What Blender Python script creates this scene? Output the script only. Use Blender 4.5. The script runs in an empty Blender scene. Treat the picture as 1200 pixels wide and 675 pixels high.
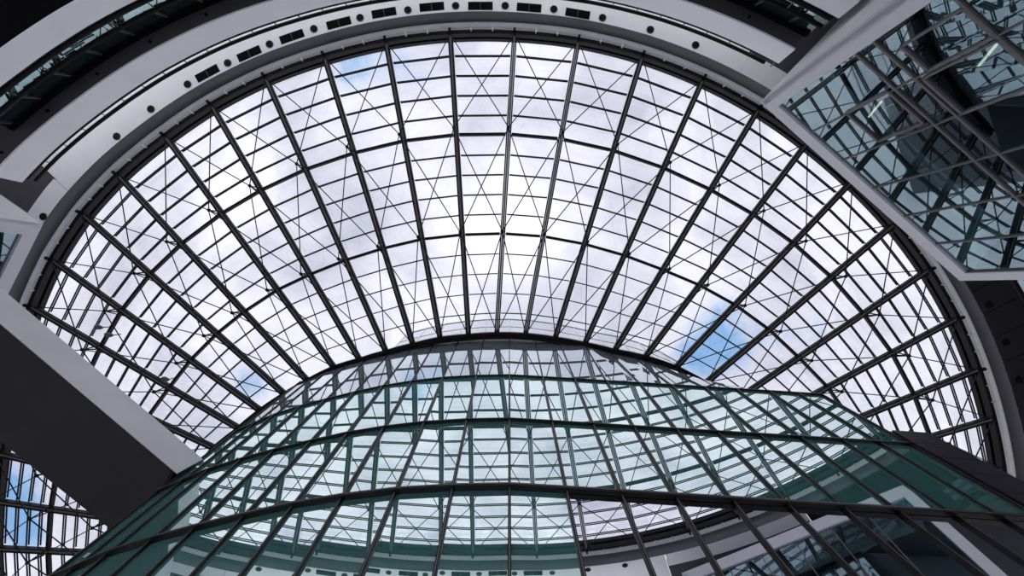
import bpy, math, random
import numpy as np
random.seed(7)
COL = bpy.context.scene.collection
# ------------------------------------------------------------------ units
H = 26.0            # roof level above the eye, metres
EYE = 1.6           # eye height
U = H / 450.0       # one plan unit (drawing unit) in metres
CX, CY = -34.0, 330.5   # centre of the fan in plan units relative to the viewer

def P(x, y, zr):
    """plan drawing coordinates (seen along the vertical from the eye) at relative height zr*H"""
    z = zr * H
    return ((x - 600) / 450.0 * z, (y - 337.5) / 450.0 * z, z + EYE)

# polar tables of the fan-shaped roof (angle in degrees, outer radius, inner radius in plan units)
TH = [-98, -92.8, -87.3, -81.8, -76.3, -70.9, -65.3, -59.6, -54.1, -48.2, -42.6, -36.1, -30.2, -23.75, -17.1, -10.36, -3.47,
      3.38, 10.2, 17.2, 24.1, 30.8, 37.1, 43.4, 49.8, 55.9, 61.9, 67.8, 73.3, 78.8, 84.3, 89.8, 95.3]
RO = [570, 574, 577, 580, 585, 591, 599, 610, 619, 625, 627, 627, 628, 628, 627, 627, 627,
      627, 628, 628, 627.5, 627, 626, 626, 627, 627, 626, 623, 620, 617, 612, 606, 600]
RI = [369, 369, 369, 368, 362, 354, 346, 331, 321.5, 311.6, 303.6, 296, 287, 281, 277.8, 277.2, 276.5,
      278.5, 281.5, 285.6, 292, 301, 315, 329, 342, 354, 371, 385, 395, 400, 400, 400, 400]
def ro(t): return float(np.interp(t, TH, RO))
def ri(t): return float(np.interp(t, TH, RI))
def polar(t, r, zr):
    a = math.radians(t)
    return ((CX + r * math.sin(a)) * U, (CY - r * math.cos(a)) * U, zr * H + EYE)

# ------------------------------------------------------------------ materials
def mat(name, col, rough=0.6, metal=0.0, noise=0.0, nscale=3.0, spec=0.5):
    m = bpy.data.materials.new(name); m.use_nodes = True
    nt = m.node_tree; b = nt.nodes['Principled BSDF']
    b.inputs['Roughness'].default_value = rough
    b.inputs['Metallic'].default_value = metal
    b.inputs['Specular IOR Level'].default_value = spec
    b.inputs['Base Color'].default_value = (*col, 1)
    if noise:
        tc = nt.nodes.new('ShaderNodeTexCoord'); n = nt.nodes.new('ShaderNodeTexNoise')
        n.inputs['Scale'].default_value = nscale; n.inputs['Detail'].default_value = 4
        r = nt.nodes.new('ShaderNodeValToRGB')
        r.color_ramp.elements[0].position = 0.3; r.color_ramp.elements[1].position = 0.7
        r.color_ramp.elements[0].color = (*[c * (1 - noise) for c in col], 1)
        r.color_ramp.elements[1].color = (*[min(1, c * (1 + noise)) for c in col], 1)
        nt.links.new(tc.outputs['Object'], n.inputs['Vector'])
        nt.links.new(n.outputs['Fac'], r.inputs['Fac']); nt.links.new(r.outputs['Color'], b.inputs['Base Color'])
    return m

def glass_mat(name, back, gl, fac, transp=None, rough=0.0, backf=0.5):
    """coated glass: mirror reflection mixed over a tinted back (diffuse) or over a clear tint"""
    m = bpy.data.materials.new(name); m.use_nodes = True
    nt = m.node_tree; nt.nodes.clear()
    out = nt.nodes.new('ShaderNodeOutputMaterial'); mix = nt.nodes.new('ShaderNodeMixShader')
    g = nt.nodes.new('ShaderNodeBsdfGlossy'); g.inputs['Color'].default_value = (*gl, 1); g.inputs['Roughness'].default_value = rough
    if transp is not None:
        t = nt.nodes.new('ShaderNodeBsdfTransparent'); t.inputs['Color'].default_value = (*transp, 1); under = t
        if back is not None:
            d = nt.nodes.new('ShaderNodeBsdfDiffuse'); d.inputs['Color'].default_value = (*back, 1)
            m2 = nt.nodes.new('ShaderNodeMixShader'); m2.inputs[0].default_value = backf
            nt.links.new(t.outputs[0], m2.inputs[1]); nt.links.new(d.outputs[0], m2.inputs[2]); under = m2
    else:
        under = nt.nodes.new('ShaderNodeBsdfDiffuse'); under.inputs['Color'].default_value = (*back, 1)
    mix.inputs[0].default_value = fac
    nt.links.new(under.outputs[0], mix.inputs[1]); nt.links.new(g.outputs[0], mix.inputs[2])
    nt.links.new(mix.outputs[0], out.inputs[0])
    return m

M = {}
M['steel'] = mat('dark_steel', (0.008, 0.006, 0.007), 0.5, 0.0, 0.2, 2, 0.15)
M['steel_grey'] = mat('grey_steel', (0.10, 0.095, 0.10), 0.5, 0.1)
M['web_grey'] = mat('rib_web_grey', (0.13, 0.12, 0.125), 0.6)
M['cable'] = mat('cable_steel', (0.008, 0.007, 0.008), 0.5, 0.0, 0, 1, 0.2)
M['white'] = mat('white_paint', (0.90, 0.90, 0.92), 0.7, 0, 0.03, 0.4)
M['curb'] = mat('white_metal_curb', (0.84, 0.84, 0.85), 0.35, 0, 0.05, 1)
M['cove'] = mat('shaded_cove_grey', (0.13, 0.13, 0.137), 0.6, 0, 0.05, 0.5)  # shade in the cove, put into its base colour
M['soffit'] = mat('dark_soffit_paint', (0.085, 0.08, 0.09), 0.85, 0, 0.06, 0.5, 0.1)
M['panel_shaded'] = mat('shaded_ceiling_panel', (0.022, 0.020, 0.023), 0.6, 0, 0.1, 0.5, 0.2)  # unlit stretch of the gallery ceiling, shade put into the colour
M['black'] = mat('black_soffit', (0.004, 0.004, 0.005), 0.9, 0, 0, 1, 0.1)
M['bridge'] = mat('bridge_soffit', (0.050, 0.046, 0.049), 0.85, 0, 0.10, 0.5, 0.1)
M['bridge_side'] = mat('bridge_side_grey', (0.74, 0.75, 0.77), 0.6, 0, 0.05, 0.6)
M['frame_grey'] = mat('light_grey_frame', (0.70, 0.70, 0.73), 0.45, 0, 0.03, 1)
M['clad'] = mat('black_metal_cladding', (0.065, 0.057, 0.068), 0.35, 0.2, 0.15, 1, 0.3)
M['mullion'] = mat('mullion_bronze', (0.010, 0.008, 0.009), 0.4, 0.0, 0, 1, 0.25)
M['mull_light'] = mat('mullion_cap_grey', (0.17, 0.155, 0.16), 0.4, 0.2)
M['lens'] = mat('downlight_black', (0.004, 0.004, 0.004), 0.6, 0, 0, 1, 0.1)
M['floor'] = mat('stone_floor', (0.80, 0.79, 0.78), 0.6, 0, 0.1, 0.5)
M['shell'] = mat('shell_wall', (0.10, 0.10, 0.11), 0.9)
M['teal_wall'] = mat('interior_teal', (0.012, 0.045, 0.05), 0.7, 0, 0.5, 0.6)
M['pane_teal'] = glass_mat('teal_mirror_glass', (0.17, 0.62, 0.58), (0.90, 1.0, 0.99), 0.80)
M['pane_clear'] = glass_mat('clear_mirror_glass', (0.01, 0.012, 0.02), (0.90, 0.90, 0.95), 0.92)
M['pane_clere'] = glass_mat('clerestory_glass', (0.30, 0.38, 0.42), (0.84, 0.90, 0.93), 0.72)
M['pane_box'] = glass_mat('dark_tower_glass', None, (0.62, 0.76, 0.80), 0.36, (0.45, 0.62, 0.64))
M['gallery_glass'] = glass_mat('gallery_glass', (0.012, 0.03, 0.035), (0.5, 0.65, 0.66), 0.22)
M['rail_glass'] = glass_mat('railing_glass', None, (0.7, 0.85, 0.85), 0.35, (0.6, 0.8, 0.8))
M['roof_glass'] = glass_mat('roof_glass', None, (0.9, 0.9, 0.9), 0.04, (0.97, 0.97, 0.98))
M['parapet'] = glass_mat('parapet_glass', (0.75, 0.75, 0.75), (0.8, 0.8, 0.8), 0.03, (0.92, 0.93, 0.94), 0, 0.12)
def emis(name, col, s):
    m = bpy.data.materials.new(name); m.use_nodes = True; nt = m.node_tree; nt.nodes.clear()
    o = nt.nodes.new('ShaderNodeOutputMaterial'); e = nt.nodes.new('ShaderNodeEmission')
    e.inputs[0].default_value = (*col, 1); e.inputs[1].default_value = s; nt.links.new(e.outputs[0], o.inputs[0]); return m
M['lamp'] = emis('lamp_tube', (1, 0.60, 0.42), 3.2)

# ------------------------------------------------------------------ mesh helpers
class MB:
    def __init__(s): s.v = []; s.f = []
    def quad(s, a, b, c, d):
        n = len(s.v); s.v += [a, b, c, d]; s.f.append((n, n + 1, n + 2, n + 3)); return s
    def hexa(s, lo, hi):
        """closed prism between two matching polygons"""
        n = len(s.v); k = len(lo); s.v += list(lo) + list(hi)
        s.f.append(tuple(range(n + k - 1, n - 1, -1))); s.f.append(tuple(range(n + k, n + 2 * k)))
        for i in range(k):
            j = (i + 1) % k; s.f.append((n + i, n + j, n + k + j, n + k + i))
        return s
    def bar(s, p, q, w, d, up=(0, 0, 1), top=0.0):
        """rectangular bar from p to q, w wide, hanging d below the line"""
        p = np.array(p, float); q = np.array(q, float); up = np.array(up, float)
        a = q - p; L = np.linalg.norm(a); a /= L
        sd = np.cross(a, up); sd /= np.linalg.norm(sd); u = np.cross(sd, a)
        def ring(c): return [tuple(c + sd * x + u * y) for x, y in ((-w / 2, top), (w / 2, top), (w / 2, top - d), (-w / 2, top - d))]
        return s.hexa(ring(p), ring(q))
    def tube(s, pts, r, n=8, closed=False):
        pts = [np.array(p, float) for p in pts]; base = len(s.v); m = len(pts)
        for i, p in enumerate(pts):
            a = pts[min(i + 1, m - 1)] - pts[max(i - 1, 0)]; a /= np.linalg.norm(a)
            ref = np.array([0, 0, 1.0]) if abs(a[2]) < .95 else np.array([1.0, 0, 0])
            x = np.cross(a, ref); x /= np.linalg.norm(x); y = np.cross(x, a)
            rr = r[i] if isinstance(r, (list, tuple)) else r
            for k in range(n):
                t = 2 * math.pi * k / n; s.v.append(tuple(p + rr * (math.cos(t) * x + math.sin(t) * y)))
        for i in range(m - 1):
            for k in range(n):
                j = (k + 1) % n
                s.f.append((base + i * n + k, base + i * n + j, base + (i + 1) * n + j, base + (i + 1) * n + k))
        s.f.append(tuple(base + k for k in range(n - 1, -1, -1))); s.f.append(tuple(base + (m - 1) * n + k for k in range(n)))
        return s
    def sweep(s, prof, t0, t1, step=1.5, close=True):
        """profile = list of (radius offset in plan units from the roof edge, relative height) swept round the fan"""
        n = max(2, int(round((t1 - t0) / step)) + 1); base = len(s.v); k = len(prof)
        for i in range(n):
            t = t0 + (t1 - t0) * i / (n - 1); R = ro(t)
            for o, z in prof: s.v.append(polar(t, R + o, z))
        for i in range(n - 1):
            for j in range(k if close else k - 1):
                j2 = (j + 1) % k
                s.f.append((base + i * k + j, base + i * k + j2, base + (i + 1) * k + j2, base + (i + 1) * k + j))
        if close:
            s.f.append(tuple(base + j for j in range(k))); s.f.append(tuple(base + (n - 1) * k + j for j in range(k - 1, -1, -1)))
        return s
    def build(s, name, m, parent=None, smooth=False):
        me = bpy.data.meshes.new(name); me.from_pydata([tuple(map(float, v)) for v in s.v], [], s.f)
        me.materials.append(M[m]); me.update()
        import bmesh
        bm = bmesh.new(); bm.from_mesh(me); bmesh.ops.recalc_face_normals(bm, faces=bm.faces); bm.to_mesh(me); bm.free()
        if smooth:
            for p in me.polygons: p.use_smooth = True
            me.set_sharp_from_angle(angle=math.radians(40))
        o = bpy.data.objects.new(name, me); COL.objects.link(o)
        if parent is not None:
            o.parent = parent; o.matrix_parent_inverse.identity()
            off = parent.location
            if any(off): me.transform(__import__('mathutils').Matrix.Translation(-off))
        return o

def tag(o, label=None, cat=None, group=None, kind=None):
    if label: o['label'] = label
    if cat: o['category'] = cat
    if group: o['group'] = group
    if kind: o['kind'] = kind
    return o
def empty(name, loc, label, cat, group=None):
    o = bpy.data.objects.new(name, None); COL.objects.link(o); o.location = loc
    o.empty_display_size = 0.3
    return tag(o, label, cat, group)
ORD = ['', 'first', 'second', 'third', 'fourth', 'fifth', 'sixth', 'seventh', 'eighth', 'ninth', 'tenth', 'eleventh', 'twelfth',
       'thirteenth', 'fourteenth', 'fifteenth', 'sixteenth', 'seventeenth']

# ------------------------------------------------------------------ setting: floor, shell
fl = MB(); fl.hexa([(-150, -150, 0), (150, -150, 0), (150, 160, 0), (-150, 160, 0)], [(-150, -150, -0.3), (150, -150, -0.3), (150, 160, -0.3), (-150, 160, -0.3)])
tag(fl.build('floor', 'floor'), kind='structure')
sh = MB(); sh.sweep([(150, .85), (156, .85), (156, .35), (150, .35)], -98, 95.3, 3)
tag(sh.build('wall_outer', 'shell'), kind='structure')
sh = MB(); sh.sweep([(150, 1.02), (156, 1.02), (156, .35), (150, .35)], 24, 95.3, 3)
tag(sh.build('wall_right', 'shell'), kind='structure')
sh = MB(); sh.sweep([(150, 1.02), (156, 1.02), (156, .35), (150, .35)], -150, -60, 3)
tag(sh.build('wall_left', 'shell'), kind='structure')
# white ceiling of the top gallery, full width between the two seams, narrower beyond
ZC = .96
ce = MB()
ce.sweep([(15, ZC), (150, ZC), (150, ZC + .015), (15, ZC + .015)], -46.6, 26.8, 1.2)
tag(ce.build('ceiling', 'white', smooth=False), kind='structure')
ce = MB(); ce.sweep([(15, ZC), (36, ZC), (36, ZC + .015), (15, ZC + .015)], -66, -46.75, 1.2)
tag(ce.build('ceiling', 'white'), kind='structure')
ce = MB(); ce.sweep([(15, ZC), (40, ZC), (40, ZC + .015), (15, ZC + .015)], 26.95, 44, 1.2)
tag(ce.build('ceiling', 'white'), kind='structure')
# dark ceiling panels beyond; the right-hand sector is the same ceiling coloured as unlit
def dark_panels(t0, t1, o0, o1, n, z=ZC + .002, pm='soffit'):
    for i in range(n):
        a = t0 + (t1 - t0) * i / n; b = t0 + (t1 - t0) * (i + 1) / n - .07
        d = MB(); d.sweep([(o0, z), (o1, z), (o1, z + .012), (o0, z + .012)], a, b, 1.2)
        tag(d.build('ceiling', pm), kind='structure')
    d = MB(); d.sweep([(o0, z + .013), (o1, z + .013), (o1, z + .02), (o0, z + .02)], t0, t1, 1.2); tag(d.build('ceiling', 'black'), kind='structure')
dark_panels(-66, -46.7, 36.5, 150, 3)
dark_panels(26.9, 44, 40.5, 150, 2)
dark_panels(-150, -98, -195, 150, 12, ZC - .002, 'panel_shaded')
dark_panels(44.1, 95.3, 14, 150, 20, ZC - .002, 'panel_shaded')
# rounded cove between curb and ceiling
cv = MB()
prof = [(13.2, .996), (12.9, .985), (12.3, .976), (12.4, .969), (13.2, .9635), (15.0, .9601), (15.02, .975), (15.0, 1.008), (13.2, 1.008)]
cv.sweep(prof, -98, 95.3, 1.0)
tag(cv.build('trim_cove', 'cove', smooth=True), kind='structure')
# white curb ring
cb = MB()
prof = [(7.0, 1.008), (6.2, 1.000), (6.6, .995), (7.8, .991), (9.6, .9885), (11.6, .988), (12.6, .990), (12.6, 1.008)]
cb.sweep(prof, -98, 95.3, 1.0)
tag(cb.build('trim_curb', 'curb', smooth=True), kind='structure')
cb = MB(); cb.sweep([(4.9, .996), (5.9, .996), (5.9, .9935), (4.9, .9935)], -98, 95.3, 1.0)
tag(cb.build('trim_curb_lip', 'curb', smooth=False), kind='structure')

# ------------------------------------------------------------------ roof: outer edge beam
rb = empty('edge_beam', polar(0, 627, 1), 'dark curved steel edge beam carrying the outer ends of all roof ribs', 'beam')
b = MB(); b.sweep([(-1, 1.004), (-1, .990), (3.2, .990), (3.2, 1.004)], -98, 95.3, 1.2); b.build('lower_flange', 'steel', rb)
b = MB(); b.sweep([(-1.5, 1.022), (-1.5, 1.010), (14, 1.010), (14, 1.022)], -98, 95.3, 1.2); b.build('upper_flange', 'steel', rb)
for i in range(len(TH) - 1):
    for f in ((0.0, 0.33, 0.66) if -62 < TH[i] < 72 else ()):
        t = TH[i] + (TH[i + 1] - TH[i]) * f
        bk = MB(); wdt = .16 if f == 0 else .09
        bk.bar(polar(t, ro(t) + 1.5, .990), polar(t, ro(t) + 5.0, .990), wdt, .16)
        bk.build('bracket', 'steel' if f == 0 else 'frame_grey', rb)

# inner edge beam along the head of the glass wall
ib = empty('head_beam', polar(0, 277, 1), 'dark curved steel beam where the roof ribs meet the glass wall', 'beam')
def sweep_in(prof, t0, t1, step=1.2):
    m = MB(); n = int((t1 - t0) / step) + 1; k = len(prof)
    for i in range(n):
        t = t0 + (t1 - t0) * i / (n - 1)
        for o, z in prof: m.v.append(polar(t, ri(t) + o, z))
    for i in range(n - 1):
        for j in range(k):
            j2 = (j + 1) % k; m.f.append((i * k + j, i * k + j2, (i + 1) * k + j2, (i + 1) * k + j))
    m.f.append(tuple(range(k))); m.f.append(tuple((n - 1) * k + j for j in range(k - 1, -1, -1)))
    return m
sweep_in([(1, 1.005), (1, .985), (-2.6, .985), (-2.6, 1.005)], -98, 58).build('flange', 'steel', ib)
sweep_in([(-3.2, 1.0), (-3.2, .984), (-6.6, .984), (-6.6, 1.0)], -98, 58).build('flange', 'steel', ib)
sweep_in([(0, 1.02), (0, 1.006), (-5.0, 1.006), (-5.0, 1.02)], -98, 58).build('web', 'steel_grey', ib)

# ------------------------------------------------------------------ roof ribs
def side_name(i):
    j = i - 16   # index 16 is the rib just left of the middle, 17 just right
    return ('left', 17 - i) if i <= 16 else ('right', i - 16)
NODEZ = .952
def on_rib(i, f, zr):   # f: 0 outer, 1 inner
    r = RO[i] + (RI[i] - RO[i]) * f
    return polar(TH[i], r, zr)
for i, t in enumerate(TH):
    sd, n = side_name(i)
    lab = ('dark twin-chord steel roof rib, %s to the %s of the roof centre line' % (ORD[n], sd))
    r = empty('roof_rib', on_rib(i, .5, 1.0), lab, 'rib', 'steel ribs fanning across the glass roof')
    a = np.array(on_rib(i, 0, 1.0)); c = np.array(on_rib(i, 1, 1.0))
    d = (c - a) / np.linalg.norm(c - a); s = np.array([-d[1], d[0], 0])
    for k in (-1, 1):
        m = MB(); m.bar(a + d * .25 + s * k * .125, c + s * k * .125, .085, .25); m.build('chord', 'steel', r)
    m = MB(); m.bar(a + np.array([0, 0, -.08]), c + np.array([0, 0, -.08]), .125, .14); m.build('web', 'web_grey', r)
    for f in (1 / 3, 2 / 3):     # hanging struts with a cast node
        p = np.array(on_rib(i, f, 1.0)) - np.array([0, 0, .35]); q = np.array(on_rib(i, f, NODEZ))
        m = MB()
        for k in (-1, 1): m.tube([p + s * k * .13 , q + np.array([0, 0, .05])], [.05, .035], 6)
        m.tube([q + np.array([0, 0, -.09]), q + np.array([0, 0, -.05]), q, q + np.array([0, 0, .08]), q + np.array([0, 0, .12])], [.03, .09, .12, .09, .03], 8)
        m.build('strut', 'steel', r)

# ------------------------------------------------------------------ roof bays: glass, purlins, tie rods
for i in range(len(TH) - 1):
    if i < 16: lab = '%s glazed roof bay to the left of the middle bay' % ORD[16 - i]
    elif i == 16: lab = 'middle glazed roof bay straight above the centre of the glass wall'
    else: lab = '%s glazed roof bay to the right of the middle bay' % ORD[i - 16]
    by = empty('roof_bay', tuple((np.array(on_rib(i, .5, 1)) + np.array(on_rib(i + 1, .5, 1))) / 2), lab, 'glazing', 'glazed bays between the roof ribs')
    g = MB(); g.hexa([on_rib(i, 0, 1.010), on_rib(i + 1, 0, 1.010), on_rib(i + 1, 1, 1.010), on_rib(i, 1, 1.010)],
                     [on_rib(i, 0, 1.0115), on_rib(i + 1, 0, 1.0115), on_rib(i + 1, 1, 1.0115), on_rib(i, 1, 1.0115)])
    g.build('glass', 'roof_glass', by)
    for k in range(1, 15):
        p = np.array(on_rib(i, k / 15, 1.0)); q = np.array(on_rib(i + 1, k / 15, 1.0))
        e = (q - p) / np.linalg.norm(q - p)
        m = MB()
        if k % 5 == 0: m.bar(p + e * .2, q - e * .2, .17, .22)
        else:
            m.bar(p + e * .2, q - e * .2, .06, .06); m.bar(p + e * .2 + np.array([0, 0, .13]), q - e * .2 + np.array([0, 0, .13]), .07, .05)
        m.build('purlin', 'steel', by)
    fr = [(0, .992), (1 / 3, NODEZ), (2 / 3, NODEZ), (1, .992)]
    for k in range(3):
        for (u, v) in ((i, i + 1), (i + 1, i)):
            m = MB(); m.tube([on_rib(u, *fr[k]), on_rib(v, *fr[k + 1])], .033, 6); m.build('tie_rod', 'cable', by)

# ------------------------------------------------------------------ ceiling downlights and vents
def ceil_px(x, y): # plan angle/radius of a fixture on the ceiling
    X = (x - 600) * ZC - CX; Y = (y - 337.5) * ZC - CY
    return math.degrees(math.atan2(X, -Y)), math.hypot(X, Y)
lights = [(137, 160), (177, 128), (220, 99), (267, 74), (316, 52), (368, 34), (422, 21), (478, 12), (534, 7), (592, 7), (649, 11), (706, 21), (762, 35), (815, 53), (51, 254)]
vents = [(243, 86), (292, 63), (342, 43), (397, 27), (450, 15), (506, 8), (563, 7), (620, 9), (677, 16)]
lights = sorted(lights); 
for i, (x, y) in enumerate(lights):
    t, r = ceil_px(x, y); c = polar(t, r, ZC)
    if i == 0: lab = 'round black downlight alone beside the small glazed tower on the left'
    elif i == len(lights) - 1: lab = 'round black downlight in the white ceiling nearest the tall glazed tower'
    elif i in (1, 2): lab = 'round black downlight in the plain ceiling left of all vents, %s one' % ('lower' if i == 1 else 'upper')
    elif x > 690: lab = 'round black downlight right of all vents, %s after the last vent' % ORD[[l for l in lights if l[0] > 690].index((x, y)) + 1]
    else: lab = 'round black downlight in the ring of vents, %s counted from the left' % ORD[i - 2]
    o = empty('downlight', c, lab, 'light', 'round downlights in the white ceiling')
    m = MB(); m.tube([(c[0], c[1], c[2] + .02), (c[0], c[1], c[2] - .03)], .25, 20); m.build('trim_ring', 'steel_grey', o)
    m = MB(); m.tube([(c[0], c[1], c[2] - .025), (c[0], c[1], c[2] - .05)], .21, 20); m.build('lens', 'lens', o)
for i, (x, y) in enumerate(vents):
    t, r = ceil_px(x, y); c = np.array(polar(t, r, ZC)); a = math.radians(t)
    ct = np.array([math.cos(a), math.sin(a), 0]); cr = np.array([math.sin(a), -math.cos(a), 0])
    o = empty('air_vent', tuple(c), 'rectangular black air vent in the white ceiling, %s counted from the left' % ORD[i + 1], 'vent', 'black air vents in the white ceiling')
    w, h = .80, .27
    def rect(w, h, z): return [tuple(c + ct * sx * w + cr * sy * h + np.array([0, 0, z])) for sx, sy in ((-1, -1), (1, -1), (1, 1), (-1, 1))]
    m = MB(); m.hexa(rect(w, h, -.01), rect(w, h, .02)); m.build('backing', 'lens', o)
    for k in range(-4, 5):
        p = c + cr * (k * .058) - ct * (w - .03); q = c + cr * (k * .058) + ct * (w - .03)
        mm = MB(); mm.bar(p + np.array([0, 0, -.02]), q + np.array([0, 0, -.02]), .012, .03); mm.build('slat', 'steel', o)
    m = MB(); m.bar(c - cr * h + np.array([0, 0, -.01]), c + cr * h + np.array([0, 0, -.01]), .03, .04); m.build('divider', 'steel_grey', o)

# ------------------------------------------------------------------ galleries (stacked floors round the atrium)
TL, TR = -46.0, 28.3
def gallery(zt, zb, off, out, tl, tr, label, soff):
    g = empty('gallery_floor', polar(0, 627 + off, zb), label, 'gallery', 'curved gallery floors round the atrium')
    m = MB(); m.sweep([(off, zt), (off, zb), (off + 1.6, zb), (off + 1.6, zt)], tl, tr, 1.0); m.build('fascia', 'white', g, True)
    m = MB(); m.sweep([(off + 1.7, zt - .003), (off + 1.7, zb + .001), (out, zb + .001), (out, zt - .003)], tl, tr, 1.0); m.build('soffit', soff, g)
    m = MB(); m.sweep([(off + .3, zt), (off + .3, zt + .002), (out, zt + .002), (out, zt)], tl, tr, 1.5); m.build('deck', 'floor', g)
    return g
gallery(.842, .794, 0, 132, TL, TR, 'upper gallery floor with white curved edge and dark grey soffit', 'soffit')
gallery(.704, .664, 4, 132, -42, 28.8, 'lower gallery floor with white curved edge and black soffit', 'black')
# top railing, tight above the upper white edge
def railing(zt, off, tl, tr, label, h1, h2, r1, r2, step, glass=False):
    g = empty('railing', polar(0, 627 + off, zt), label, 'railing')
    def arc(o, z): return [polar(t, ro(t) + o, z) for t in np.arange(tl, tr + .01, 1.0)]
    m = MB(); m.tube(arc(off, zt + h1), r1, 8); m.build('handrail', 'steel', g)
    m = MB(); m.tube(arc(off + .5, zt + h2), r2, 8); m.build('base_rail', 'steel', g)
    n = min(95, int((tr - tl) / step))
    for i in range(n + 1):
        t = tl + (tr - tl) * i / n
        m = MB(); m.bar(polar(t, ro(t) + off, zt + h2), polar(t, ro(t) + off, zt + h1 + .001), .05, .05, up=(1, .3, 0)); m.build('post', 'steel_grey', g)
    if glass:
        m = MB(); m.sweep([(off + .4, zt + h2), (off + .4, zt + h1), (off + .8, zt + h1), (off + .8, zt + h2)], tl, tr, 1.0); m.build('glass_panel', 'rail_glass', g)
railing(.842, 1.5, TL + .4, TR - .2, 'black double-bar railing above the upper white gallery edge', .0205, .0055, .095, .10, 2.2)
railing(.704, 5.5, -41.5, 28.6, 'black railing with teal glass above the lower white gallery edge', .034, .012, .09, .12, 3.1, True)
# recessed gallery front between the two floors
gf = empty('gallery_front', polar(0, 650, .70), 'dark glazed front set back between the two white gallery edges', 'facade')
m = MB(); m.sweep([(17, .794), (17, .704), (18, .704), (18, .794)], -42, 28.6, 1.0); m.build('glass', 'gallery_glass', gf)
t = -41.5
while t < 28.5:
    m = MB(); m.bar(polar(t, ro(t) + 17, .788), polar(t + .0, ro(t) + 6.5, .742), .10, .14); m.build('fin', 'steel_grey', gf)
    t += 3.1
m = MB(); m.sweep([(15.5, .760), (15.5, .752), (17, .752), (17, .760)], -42, 28.6, 1.0); m.build('rail', 'steel', gf)
m = MB(); m.sweep([(14.5, .794), (14.5, .785), (17, .785), (17, .794)], -42, 28.6, 1.0); m.build('head_rail', 'black', gf)
# small recessed spots in the dark soffit
for i, t in enumerate(np.arange(-44, 27, 5.2)):
    if not (-47 < t < 29): continue
    c = polar(t, ro(t) + 8.5, .794)
    m = MB(); m.tube([(c[0], c[1], c[2] + .02), (c[0], c[1], c[2] - .03)], .085, 12)
    tag(m.build('spotlight', 'lens'), 'small black spotlight in the dark soffit beside white gallery edge, %s from left' % ORD[i + 1], 'light', 'tiny spots in the dark gallery soffit')
for i, (x, y) in enumerate([(1158, 357), (1178, 401), (1193, 445)]):
    t, r = ceil_px(x, y); c = polar(t, r, ZC - .002)
    m = MB(); m.tube([(c[0], c[1], c[2] + .02), (c[0], c[1], c[2] - .05)], [.27, .22], 16)
    tag(m.build('downlight', 'lens'), 'round black downlight in the shaded panelled ceiling right of the roof, %s' % ('uppermost', 'middle one', 'lowest')[i], 'light', 'downlights in the dark panelled ceiling')
# glazed railing on the far right beyond the shaded panels
rr = empty('railing', P(1180, 350, .8), 'glass railing at the right edge beyond the shaded panelled ceiling', 'railing')
for k, o in enumerate((2, 0)):
    m = MB(); m.tube([polar(t, ro(t) + 2, .80 + .045 * k) for t in np.arange(56, 75, 1.0)], .09, 8); m.build('handrail', 'steel', rr)
m = MB(); m.sweep([(2.4, .80), (2.4, .845), (2.8, .845), (2.8, .80)], 56, 75, 1.0); m.build('glass_panel', 'rail_glass', rr)

# ------------------------------------------------------------------ curved, leaning glass wall
VX, VY = 597.0, 255.0     # where the leaning mullions point
Z2 = .601
PLAN = [(187, 577), (215, 565), (245, 552), (283, 540), (321, 529.5), (364, 519), (407, 509.5), (450, 502.5), (497, 497), (547, 494), (597, 493),
        (647, 496), (695, 499), (743, 502), (793, 505), (841, 508), (890, 511), (938, 514), (987, 517), (1030, 519.8), (1066, 522)]
def G(j, z):
    x, y = PLAN[j]; F = Z2 / z if z else 0
    zz = z * H
    return ((VX - 600) / 450 * zz + (x - VX) / 450 * Z2 * H, (VY - 337.5) / 450 * zz + (y - VY) / 450 * Z2 * H, zz + EYE)
LV = [.770, .601, .451, .30, .15, 0.0, -EYE / H]
def ring_at_x(x):     # point of the head beam below a given plan x
    best = None
    for t in np.arange(-80, 58, .1):
        r = ri(t) - 6.2; px = 566 + r * math.sin(math.radians(t)); py = 668 - r * math.cos(math.radians(t))
        if best is None or abs(px - x) < best[0]: best = (abs(px - x), px, py)
    return best[1], best[2]
wall = empty('glass_wall', G(10, LV[-1]), 'curved leaning teal mirror-glass wall reflecting the roof', 'glass wall')
NJ = len(PLAN)
TOPS = []
for j in range(NJ):
    x, y = PLAN[j]; gx = VX + (x - VX) * Z2
    gx = max(262, min(gx, 839)); px, py = ring_at_x(gx); TOPS.append(P(px, py, .985) if j > 13 else G(j, 1.008))
def outn(a, b, c):
    n = np.cross(np.array(b) - np.array(a), np.array(c) - np.array(a)); n /= np.linalg.norm(n)
    if n[1] > 0: n = -n
    return n
def pane(a, b, c, d, mt, jit=.0012, name='glass_pane'):
    a, b, c, d = map(np.array, (a, b, c, d)); n = outn(a, b, c)
    # slight seating tolerance tilt of the pane
    e = [random.uniform(-1, 1) * jit for _ in range(2)]
    w = np.linalg.norm(b - a); h = np.linalg.norm(d - a)
    fr = [a + n * 0, b + n * e[0] * w, c + n * (e[0] * w + e[1] * h), d + n * e[1] * h]
    m = MB(); m.hexa([tuple(v) for v in fr], [tuple(v - n * .03) for v in fr]); return m.build(name, mt, wall)
cp = [P(*ring_at_x(x), .985) for x in (350, 325, 300, 277)]
for a, b in zip(cp[1:], cp[:-1]):
    c = G(0, LV[0]); m = MB(); m.hexa([a, b, c], [(p[0], p[1] + .03, p[2]) for p in (a, b, c)]); m.build('glass_pane', 'pane_clere', wall)
    m = MB(); m.bar(a, c, .05, .06, up=(.3, -1, 0)); m.build('mullion', 'mullion', wall)
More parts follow.
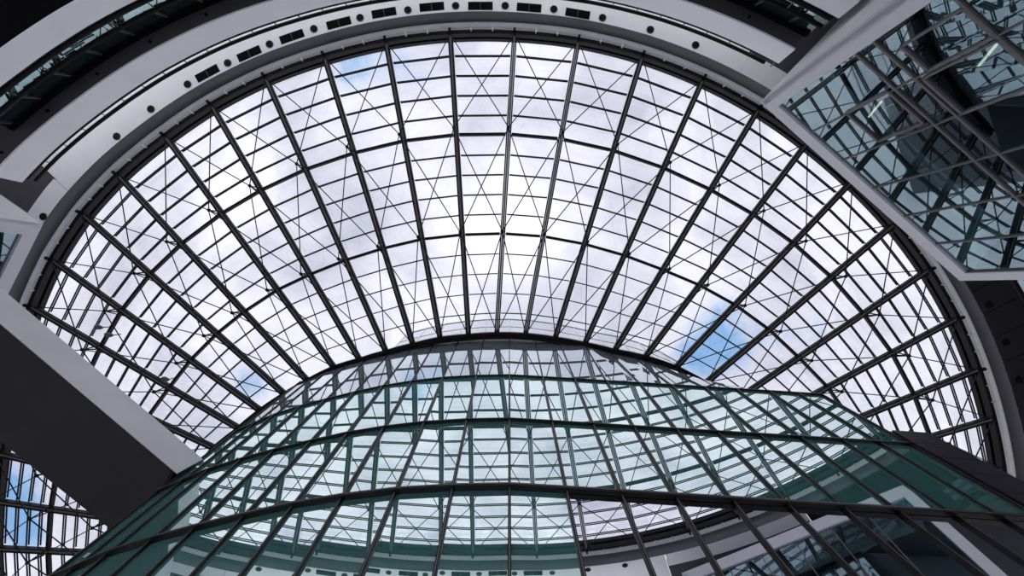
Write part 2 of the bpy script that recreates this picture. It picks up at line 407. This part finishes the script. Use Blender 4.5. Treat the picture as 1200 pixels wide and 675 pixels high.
for j in range(NJ - 1):
    pane(TOPS[j], TOPS[j + 1], G(j + 1, LV[0]), G(j, LV[0]), 'pane_clere', 0)
    for k in range(len(LV) - 1):
        mt = 'pane_teal' if (k < 2 or j < 11) else 'pane_clear'
        if k > 2 and j % 2: continue
        j2 = j + 1 if k <= 2 else min(j + 2, NJ - 1)
        pane(G(j, LV[k]), G(j2, LV[k]), G(j2, LV[k + 1]), G(j, LV[k + 1]), mt, .0011 if k <= 2 else 0)
for j in range(NJ):
    n = outn(G(max(j - 1, 0), .5), G(min(j + 1, NJ - 1), .5), G(j, .7))
    lo = np.array(G(j, LV[-1])); hi = np.array(G(j, LV[0])); tp = np.array(TOPS[j])
    m = MB(); m.bar(lo + n * .06, hi + n * .06, .085, .11, up=tuple(n), top=.03)
    if np.linalg.norm(tp - hi) > 1: m.bar(hi + n * .03, tp + n * .03, .05, .07, up=tuple(n), top=.03)
    m.build('mullion', 'mullion', wall)
    m = MB(); m.bar(lo + n * .10, hi + n * .10, .028, .02, up=tuple(n), top=.0); mm = m.build('mullion_cap', 'mull_light', wall)
for k, z in enumerate(LV[:-1]):
    pts = []
    for j in range(NJ):
        n = outn(G(max(j - 1, 0), .5), G(min(j + 1, NJ - 1), .5), G(j, .7)); pts.append((np.array(G(j, z)), n))
    for nm, mt, o, rh, rd in (('transom', 'mullion', .0, (.04, .10, .16)[min(k, 2)], (.10, .13, .17)[min(k, 2)]), ('transom_cap', 'mull_light', (.103, .133, .173)[min(k, 2)], .03, .015)):
        m = MB()
        for j in range(NJ - 1):
            (a, n1), (b, n2) = pts[j], pts[j + 1]; u = np.array([0, 0, 1.0])
            m.hexa([tuple(a + n1 * (o + x) + u * y) for x, y in ((0, -rh / 2), (rd, -rh / 2), (rd, rh / 2), (0, rh / 2))],
                   [tuple(b + n2 * (o + x) + u * y) for x, y in ((0, -rh / 2), (rd, -rh / 2), (rd, rh / 2), (0, rh / 2))])
        m.build(nm, mt, wall)
# dark core behind the wall (the storeys it encloses)
core = MB()
lo = [G(j, LV[-1]) for j in range(NJ)]; hi = [G(j, .765) for j in range(NJ)]
off = lambda p, d: (p[0], p[1] + d, p[2])
core.hexa([off(p, .5) for p in lo] + [(lo[-1][0] + 2, 33, 0), (lo[0][0] - 2, 33, 0)], [off(p, .5) for p in hi] + [(lo[-1][0] + 2, 33, hi[0][2]), (lo[0][0] - 2, 33, hi[0][2])])
core.hexa([off(p, .5) for p in hi] + [(lo[-1][0] + 2, 33, hi[0][2]), (lo[0][0] - 2, 33, hi[0][2])], [off(p, .9) for p in TOPS] + [(lo[-1][0] + 2, 33, EYE + H * 1.01), (lo[0][0] - 2, 33, EYE + H * 1.01)])
tag(core.build('wall_core', 'shell'), kind='structure')

screen = MB(); a, b = TOPS[16], (G(NJ - 1, 1.0)[0] + 2, TOPS[18][1], 0)  # unseen block added to keep bright sky out of the tower's reflection
zz = EYE + H * 1.012; z2 = EYE + H * 1.25
screen.hexa([(a[0], a[1] + 3, zz), (b[0], b[1] + 3, zz), (b[0], 33, zz), (a[0], 33, zz)], [(a[0], a[1] + 3, z2), (b[0], b[1] + 3, z2), (b[0], 33, z2), (a[0], 33, z2)])
tag(screen.build('wall_sky_screen', 'shell'), kind='structure')
# pale glazed parapet of the same wall outside, above the roof
pp = empty('roof_parapet', polar(0, 275, 1.02), 'pale glazed parapet seen through the roof above the dark head beam', 'parapet')
def par(j, z): 
    x, y = PLAN[j]; gx = max(262, min(VX + (x - VX) * Z2, 839)); px, py = ring_at_x(gx)
    b = P(px, py, 1.0); s = (z - 1.0) * H
    return (b[0] + (VX - 600) / 450 * s, b[1] + (VY - 337.5) / 450 * s * 1.0 - .1, z * H + EYE)
J0, J1 = 5, 18
for j in range(J0, J1):
    m = MB(); a, b, c, d = par(j, 1.03), par(j + 1, 1.03), par(j + 1, 1.17), par(j, 1.17)
    m.hexa([a, b, c, d], [off(a, .03), off(b, .03), off(c, .03), off(d, .03)]); m.build('glass_pane', 'parapet', pp)
    m = MB(); m.bar(c, d, .10, .12); m.bar(par(j, 1.09), par(j + 1, 1.09), .05, .05); m.build('top_rail', 'frame_grey', pp)
    m = MB(); m.bar(a, d, .05, .05, up=(0, 1, 0)); m.build('post', 'frame_grey', pp)

# ------------------------------------------------------------------ bridge at the left
zb = .62; zt = zb * 1.082
br = empty('bridge', P(60, 500, zb), 'broad footbridge slab with dark soffit and light grey side at lower left', 'bridge')
def PL(x, y, z, x0=None): return P(x, y, z)
def line(x, x0, y0, s): return (x, y0 + s * (x - x0))
def at_h(px, z_from, z_to): # same plan point at another height
    a = P(px[0], px[1], z_from); return (a[0], a[1], z_to * H + EYE)
near0, near1 = line(-100, 0, 380, .848), line(201, 0, 380, .848)
far0, far1 = line(-100, 0, 515, .80), line(155, 0, 515, .80)
bot = [P(*near0, zb), P(*near1, zb), P(*far1, zb), P(*far0, zb)]
top = [(p[0], p[1], zt * H + EYE) for p in bot]
bot2 = [(p[0], p[1], p[2] + .02) for p in bot]
m = MB(); 
nb = np.array(bot[1]) - np.array(bot[0]); nn = np.array([nb[1], -nb[0], 0]); nn /= np.linalg.norm(nn)
if nn[1] > 0: nn = -nn
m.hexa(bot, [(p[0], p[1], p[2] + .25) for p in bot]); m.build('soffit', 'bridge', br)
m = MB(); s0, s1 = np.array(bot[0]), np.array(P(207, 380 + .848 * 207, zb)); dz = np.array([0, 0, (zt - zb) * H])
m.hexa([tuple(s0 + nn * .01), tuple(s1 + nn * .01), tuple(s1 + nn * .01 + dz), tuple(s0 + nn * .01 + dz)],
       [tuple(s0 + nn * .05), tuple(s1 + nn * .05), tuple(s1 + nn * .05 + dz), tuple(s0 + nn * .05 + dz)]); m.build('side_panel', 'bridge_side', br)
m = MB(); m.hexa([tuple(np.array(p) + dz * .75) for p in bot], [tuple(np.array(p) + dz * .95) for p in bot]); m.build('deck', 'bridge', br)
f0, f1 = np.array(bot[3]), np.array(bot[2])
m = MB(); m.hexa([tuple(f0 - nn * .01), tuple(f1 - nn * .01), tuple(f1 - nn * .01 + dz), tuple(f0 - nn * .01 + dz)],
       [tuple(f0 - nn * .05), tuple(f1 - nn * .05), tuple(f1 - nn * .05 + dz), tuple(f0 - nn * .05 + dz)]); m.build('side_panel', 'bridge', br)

# ------------------------------------------------------------------ glazed towers left and right
def tower(name, a, b, g0, g1, sidep, zt, label, nb, levels, flip, winset=None):
    """a,b: ends of the front's top edge (plan drawing at zt); g0,g1: ends of the glazed area; sidep: far end of the white side wall"""
    o = empty(name, P(*a, zt), label, 'tower')
    bz = -EYE / H
    def w(p, z): return np.array(at_h(p, zt, z))
    A, B = w(a, zt), w(b, zt)
    e = (B - A) / np.linalg.norm(B - A); n = np.array([e[1], -e[0], 0])
    if np.dot(n, -A) < 0: n = -n        # towards the viewer
    dep = lambda p, d: p - n * d
    L = np.linalg.norm(B - A)
    ga = np.linalg.norm(w(g0, zt) - A); ga = float(np.dot(w(g0, zt) - A, e)); gb = float(np.dot(w(g1, zt) - A, e))
    def F(s, z, d=0.0): return tuple(A + e * s - n * d + np.array([0, 0, (z - zt) * H]))
    ztop = zt - .02
    # frame borders
    def slab(s0, s1, z0, z1, d0, d1, nm, mt, par=o):
        m = MB(); m.hexa([F(s0, z0, d0), F(s1, z0, d0), F(s1, z1, d0), F(s0, z1, d0)], [F(s0, z0, d1), F(s1, z0, d1), F(s1, z1, d1), F(s0, z1, d1)])
        return m.build(nm, mt, par)
    slab(0, L, ztop, zt, 0, .5, 'top_frame', 'frame_grey')
    slab(0, ga, bz, ztop, 0, .5, 'side_frame', 'frame_grey')
    slab(gb, L, bz, ztop, 0, .5, 'side_frame', 'frame_grey')
    zs = [ztop] + [zt * l for l in levels] + [bz]
    for i in range(nb):
        for k in range(len(zs) - 1):
            s0 = ga + (gb - ga) * i / nb; s1 = ga + (gb - ga) * (i + 1) / nb
            q = slab(s0 + .02, s1 - .02, zs[k + 1], zs[k], .14, .17, 'glass_pane', 'pane_box')
    for i in range(nb + 1):
        s = ga + (gb - ga) * i / nb
        slab(s - .025, s + .025, bz, ztop, .06, .2, 'mullion', 'mull_light')
    for z in zs[1:-1]:
        slab(ga, gb, z - .0016, z + .0016, .05, .2, 'transom', 'mull_light')
    # slabs and back wall of the rooms behind
    slab(ga, gb, bz, ztop, 3.2, 3.4, 'back_wall', 'teal_wall')
    for z in zs[1:-1]:
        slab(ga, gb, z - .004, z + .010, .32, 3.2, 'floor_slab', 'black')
    # side wall, white, running back from the corner
    S = w(sidep, zt); m = MB()
    dS = (S - A) / np.linalg.norm(S - A); pn = np.array([dS[1], -dS[0], 0]); 
    if np.dot(pn, -n) < 0: pn = -pn
    for zz0, zz1 in ((bz, zt),):
        c0 = A + np.array([0, 0, (zz0 - zt) * H]); c1 = S + np.array([0, 0, (zz0 - zt) * H]); up = np.array([0, 0, (zz1 - zz0) * H])
        inn = (B - A) / L * .3
        m.hexa([tuple(c0), tuple(c1), tuple(c1 + up), tuple(c0 + up)], [tuple(c0 + inn), tuple(c1 + inn), tuple(c1 + inn + up), tuple(c0 + inn + up)])
    m.build('side_wall', 'white', o)
    # roof cap
    m = MB(); m.hexa([tuple(A), tuple(B), tuple(B - n * 9), tuple(S)], [tuple(v + np.array([0, 0, .1])) for v in (A, B, B - n * 9, S)]); m.build('cap', 'frame_grey', o)
    return o, F, slab, ga, gb, zs
tw, F, slab, ga, gb, zs = tower('glass_tower', (892, 119), (1127, 329), (905, 129), (1119, 320), (1050, -46), .80,
    'dark glazed tower with pale grey frame projecting at the upper right', 6, [.76, .722, .60, .46, .30], False)
# opening casement frames in the tower front
def casement(i0, i1, l0, l1):
    s0 = ga + (gb - ga) * i0 / 6; s1 = ga + (gb - ga) * i1 / 6; z0, z1 = .80 * l0, .80 * l1
    for (a, b, c, d) in ((s0, s1, z0, z0 + .0035), (s0, s1, z1 - .0035, z1), (s0, s0 + .08, z0, z1), (s1 - .08, s1, z0, z1)):
        slab(a, b, c, d, .04, .16, 'casement_frame', 'mull_light')
casement(.95, 1.9, .77, .87)
casement(.35, 1.0, .60, .70)
casement(1.05, 2.0, .60, .715)
# strip lamps inside the tower rooms
def lamp_at(p0, p1, label):
    # ceiling-hung strips just behind the glass front
    A = np.array(F(0, .8)); n = np.array(F(0, .8, -1)) - A
    def hit(px):
        d = np.array(P(px[0], px[1], 1.0)) - np.array([0, 0, EYE]); o0 = A - n * 1.2 - np.array([0, 0, EYE])
        t = np.dot(o0, n) / np.dot(d, n); return d * t + np.array([0, 0, EYE])
    a, b = hit(p0), hit(p1)
    m = MB(); m.tube([a, b], .045, 8); o = m.build('strip_lamp', 'lamp'); tag(o, label, 'lamp', 'strip lamps inside the glazed tower')
lamp_at((1018, 137), (1033, 119), 'warm glowing strip lamp behind the tower glass, lower left one')
lamp_at((1147, 77), (1168, 52), 'warm glowing strip lamp behind the tower glass, near the right edge')
tower('glass_tower', (48, 262), (-40, 438), (38, 275), (-32, 415), (-100, 160), .80, 'small pale-framed glazed tower at the left edge above the bridge', 3, [.85, .70, .5, .3], True)

# ------------------------------------------------------------------ black metal cladding right of the glass wall
cl = empty('metal_cladding', P(1120, 540, .5), 'black metal cladding strip with seams beside the right end of the glass wall', 'cladding')
def gen(px, z, z0):   # generator through plan point px (given at z0) leaning like the wall
    a = np.array(P(px[0], px[1], z0)); s = (z - z0) * H
    return a + np.array([(VX - 600) / 450 * s, (VY - 337.5) / 450 * s, s])
ZK = .632
nz = 9
for k in range(nz):
    z1 = ZK - k * .036; z0 = z1 - .0345
    c = [gen((1045, 504), z0, ZK), gen((1088, 507), z0, ZK), gen((1088, 507), z1, ZK), gen((1045, 504), z1, ZK)]
    m = MB(); m.hexa([tuple(v) for v in c], [tuple(v + np.array([.1, .3, 0])) for v in c]); m.build('cladding_panel', 'clad', cl)
c = [gen((1044, 504.5), LV[-1], ZK), gen((1088, 507.5), LV[-1], ZK), gen((1088, 507.5), ZK - .002, ZK), gen((1044, 504.5), ZK - .002, ZK)]
m = MB(); m.hexa([tuple(v + np.array([.02, .06, 0])) for v in c], [tuple(v + np.array([.3, 2.5, 0])) for v in c]); m.build('backing', 'black', cl)
# ------------------------------------------------------------------ floodlights on the left ribs
def flood(x, y, label):
    c = np.array(P(x, y, .975)); o = empty('floodlight', tuple(c), label, 'light', 'floodlights under the left roof ribs')
    m = MB(); m.tube([c + np.array([0, 0, .65]), c], .03, 6); m.build('stem', 'steel', o)
    m = MB(); m.tube([c + np.array([-.28, -.05, -.02]), c + np.array([-.2, -.05, -.02]), c + np.array([0, 0, 0]), c + np.array([.12, 0, .02])], [.16, .17, .13, .06], 10); m.build('housing', 'steel_grey', o)
    m = MB(); m.tube([c + np.array([-.30, -.05, -.02]), c + np.array([-.28, -.05, -.02])], .13, 10); m.build('lens', 'lens', o)
flood(118, 384, 'small grey floodlight on the leftmost roof bays, upper of a pair')
flood(130, 393, 'small grey floodlight on the leftmost roof bays, lower of a pair')
flood(196, 445, 'small grey floodlight hanging near the edge of the bridge')

# ------------------------------------------------------------------ unseen fill lights added over the upper deck to brighten the ceiling
for i, t in enumerate(np.linspace(-46, 27, 26)):
    l = bpy.data.lights.new('ceiling_fill', 'POINT'); l.energy = 13; l.shadow_soft_size = .5; l.color = (.93, .96, 1)
    o = bpy.data.objects.new('ceiling_fill', l); COL.objects.link(o); o.location = polar(t, ro(t) + 62, .865)
# ------------------------------------------------------------------ sky
w = bpy.data.worlds.new('sky'); bpy.context.scene.world = w; w.use_nodes = True
nt = w.node_tree; nt.nodes.clear(); N = nt.nodes.new; Lk = nt.links.new
out = N('ShaderNodeOutputWorld'); bg = N('ShaderNodeBackground'); tc = N('ShaderNodeTexCoord'); sp = N('ShaderNodeSeparateXYZ')
Lk(tc.outputs['Generated'], sp.inputs[0])
def mth(op, a, b=None, clamp=False):
    n = N('ShaderNodeMath'); n.operation = op; n.use_clamp = clamp
    for i, v in enumerate((a, b)):
        if v is None: continue
        if isinstance(v, (int, float)): n.inputs[i].default_value = v
        else: Lk(v, n.inputs[i])
    return n.outputs[0]
zc = mth('MAXIMUM', sp.outputs[2], .08)
px = mth('DIVIDE', sp.outputs[0], zc); py = mth('DIVIDE', sp.outputs[1], zc)   # cloud-layer coordinates
cmb = N('ShaderNodeCombineXYZ'); Lk(px, cmb.inputs[0]); Lk(py, cmb.inputs[1])
n1 = N('ShaderNodeTexNoise'); n1.inputs['Scale'].default_value = 3.2; n1.inputs['Detail'].default_value = 9; n1.inputs['Roughness'].default_value = .6; n1.inputs['Distortion'].default_value = .4
Lk(cmb.outputs[0], n1.inputs['Vector'])
n2 = N('ShaderNodeTexNoise'); n2.inputs['Scale'].default_value = 1.3; n2.inputs['Detail'].default_value = 6; Lk(cmb.outputs[0], n2.inputs['Vector'])
def blob(x, y, r, amp):
    dx = mth('SUBTRACT', px, (x - 600) / 450); dy = mth('SUBTRACT', py, (y - 337.5) / 450)
    d2 = mth('ADD', mth('MULTIPLY', dx, dx), mth('MULTIPLY', dy, dy))
    e = mth('POWER', 2.71828, mth('MULTIPLY', d2, -1.0 / (r / 450) ** 2)); return mth('MULTIPLY', e, amp)
acc = None
for b in ((862, 405, 48, 1.0), (815, 428, 36, .8), (478, 82, 44, .85), (540, 60, 40, .6), (408, 68, 36, .6), (345, 88, 30, .5), (945, 395, 46, .6), (292, 448, 26, .8), (5, 560, 55, 1.0), (1000, 505, 60, .6), (30, 610, 40, .6), (690, 90, 40, .35)):
    o = blob(*b); acc = o if acc is None else mth('ADD', acc, o)
far = mth('SUBTRACT', n2.outputs['Fac'], .60); far = mth('MULTIPLY', far, 3.0, True)
f = mth('ADD', acc, mth('MULTIPLY', mth('SUBTRACT', n1.outputs['Fac'], .5), 4.2))
f = mth('MULTIPLY', mth('SUBTRACT', f, .40), 1.5, True)
f = mth('MULTIPLY', f, mth('MINIMUM', mth('MULTIPLY', acc, 2.5), 1.0))
f = mth('MAXIMUM', f, mth('MULTIPLY', far, .25))
cr = N('ShaderNodeValToRGB'); Lk(n1.outputs['Fac'], cr.inputs[0])
cr.color_ramp.elements[0].position = .33; cr.color_ramp.elements[0].color = (.45, .46, .56, 1)
cr.color_ramp.elements[1].position = .62; cr.color_ramp.elements[1].color = (.77, .77, .84, 1)
mx = N('ShaderNodeMixRGB'); Lk(f, mx.inputs[0]); Lk(cr.outputs[0], mx.inputs[1]); mx.inputs[2].default_value = (.20, .37, .62, 1)
gl = mth('ADD', blob(575, 265, 75, .28), blob(265, 195, 60, .25)); gl = mth('ADD', gl, blob(560, 60, 90, .10)); gl = mth('ADD', gl, blob(470, 150, 60, .12))
ad = N('ShaderNodeMixRGB'); ad.blend_type = 'ADD'; ad.inputs[0].default_value = 1; Lk(mx.outputs[0], ad.inputs[1]); Lk(gl, ad.inputs[2])
Lk(ad.outputs[0], bg.inputs[0]); 
# low sky, out of view, brightened as added fill for the interior
hz = mth('SUBTRACT', 1.0, mth('DIVIDE', mth('SUBTRACT', sp.outputs[2], .15), .35), True)
Lk(mth('ADD', 1.0, mth('MULTIPLY', hz, 1.3)), bg.inputs[1])
Lk(bg.outputs[0], out.inputs[0])

# ------------------------------------------------------------------ camera
cam = bpy.data.cameras.new('camera'); co = bpy.data.objects.new('camera', cam); COL.objects.link(co)
co.location = (0, 0, EYE); co.rotation_euler = (math.pi, 0, 0)
cam.sensor_width = 36; cam.lens = 36 * 450 / 1200; cam.clip_end = 500; cam.clip_start = .05
sc = bpy.context.scene; sc.camera = co
sc.view_settings.view_transform = 'Standard'; sc.view_settings.look = 'None'; sc.view_settings.gamma = 1; sc.view_settings.use_curve_mapping = False
sc.view_settings.exposure = 0.5
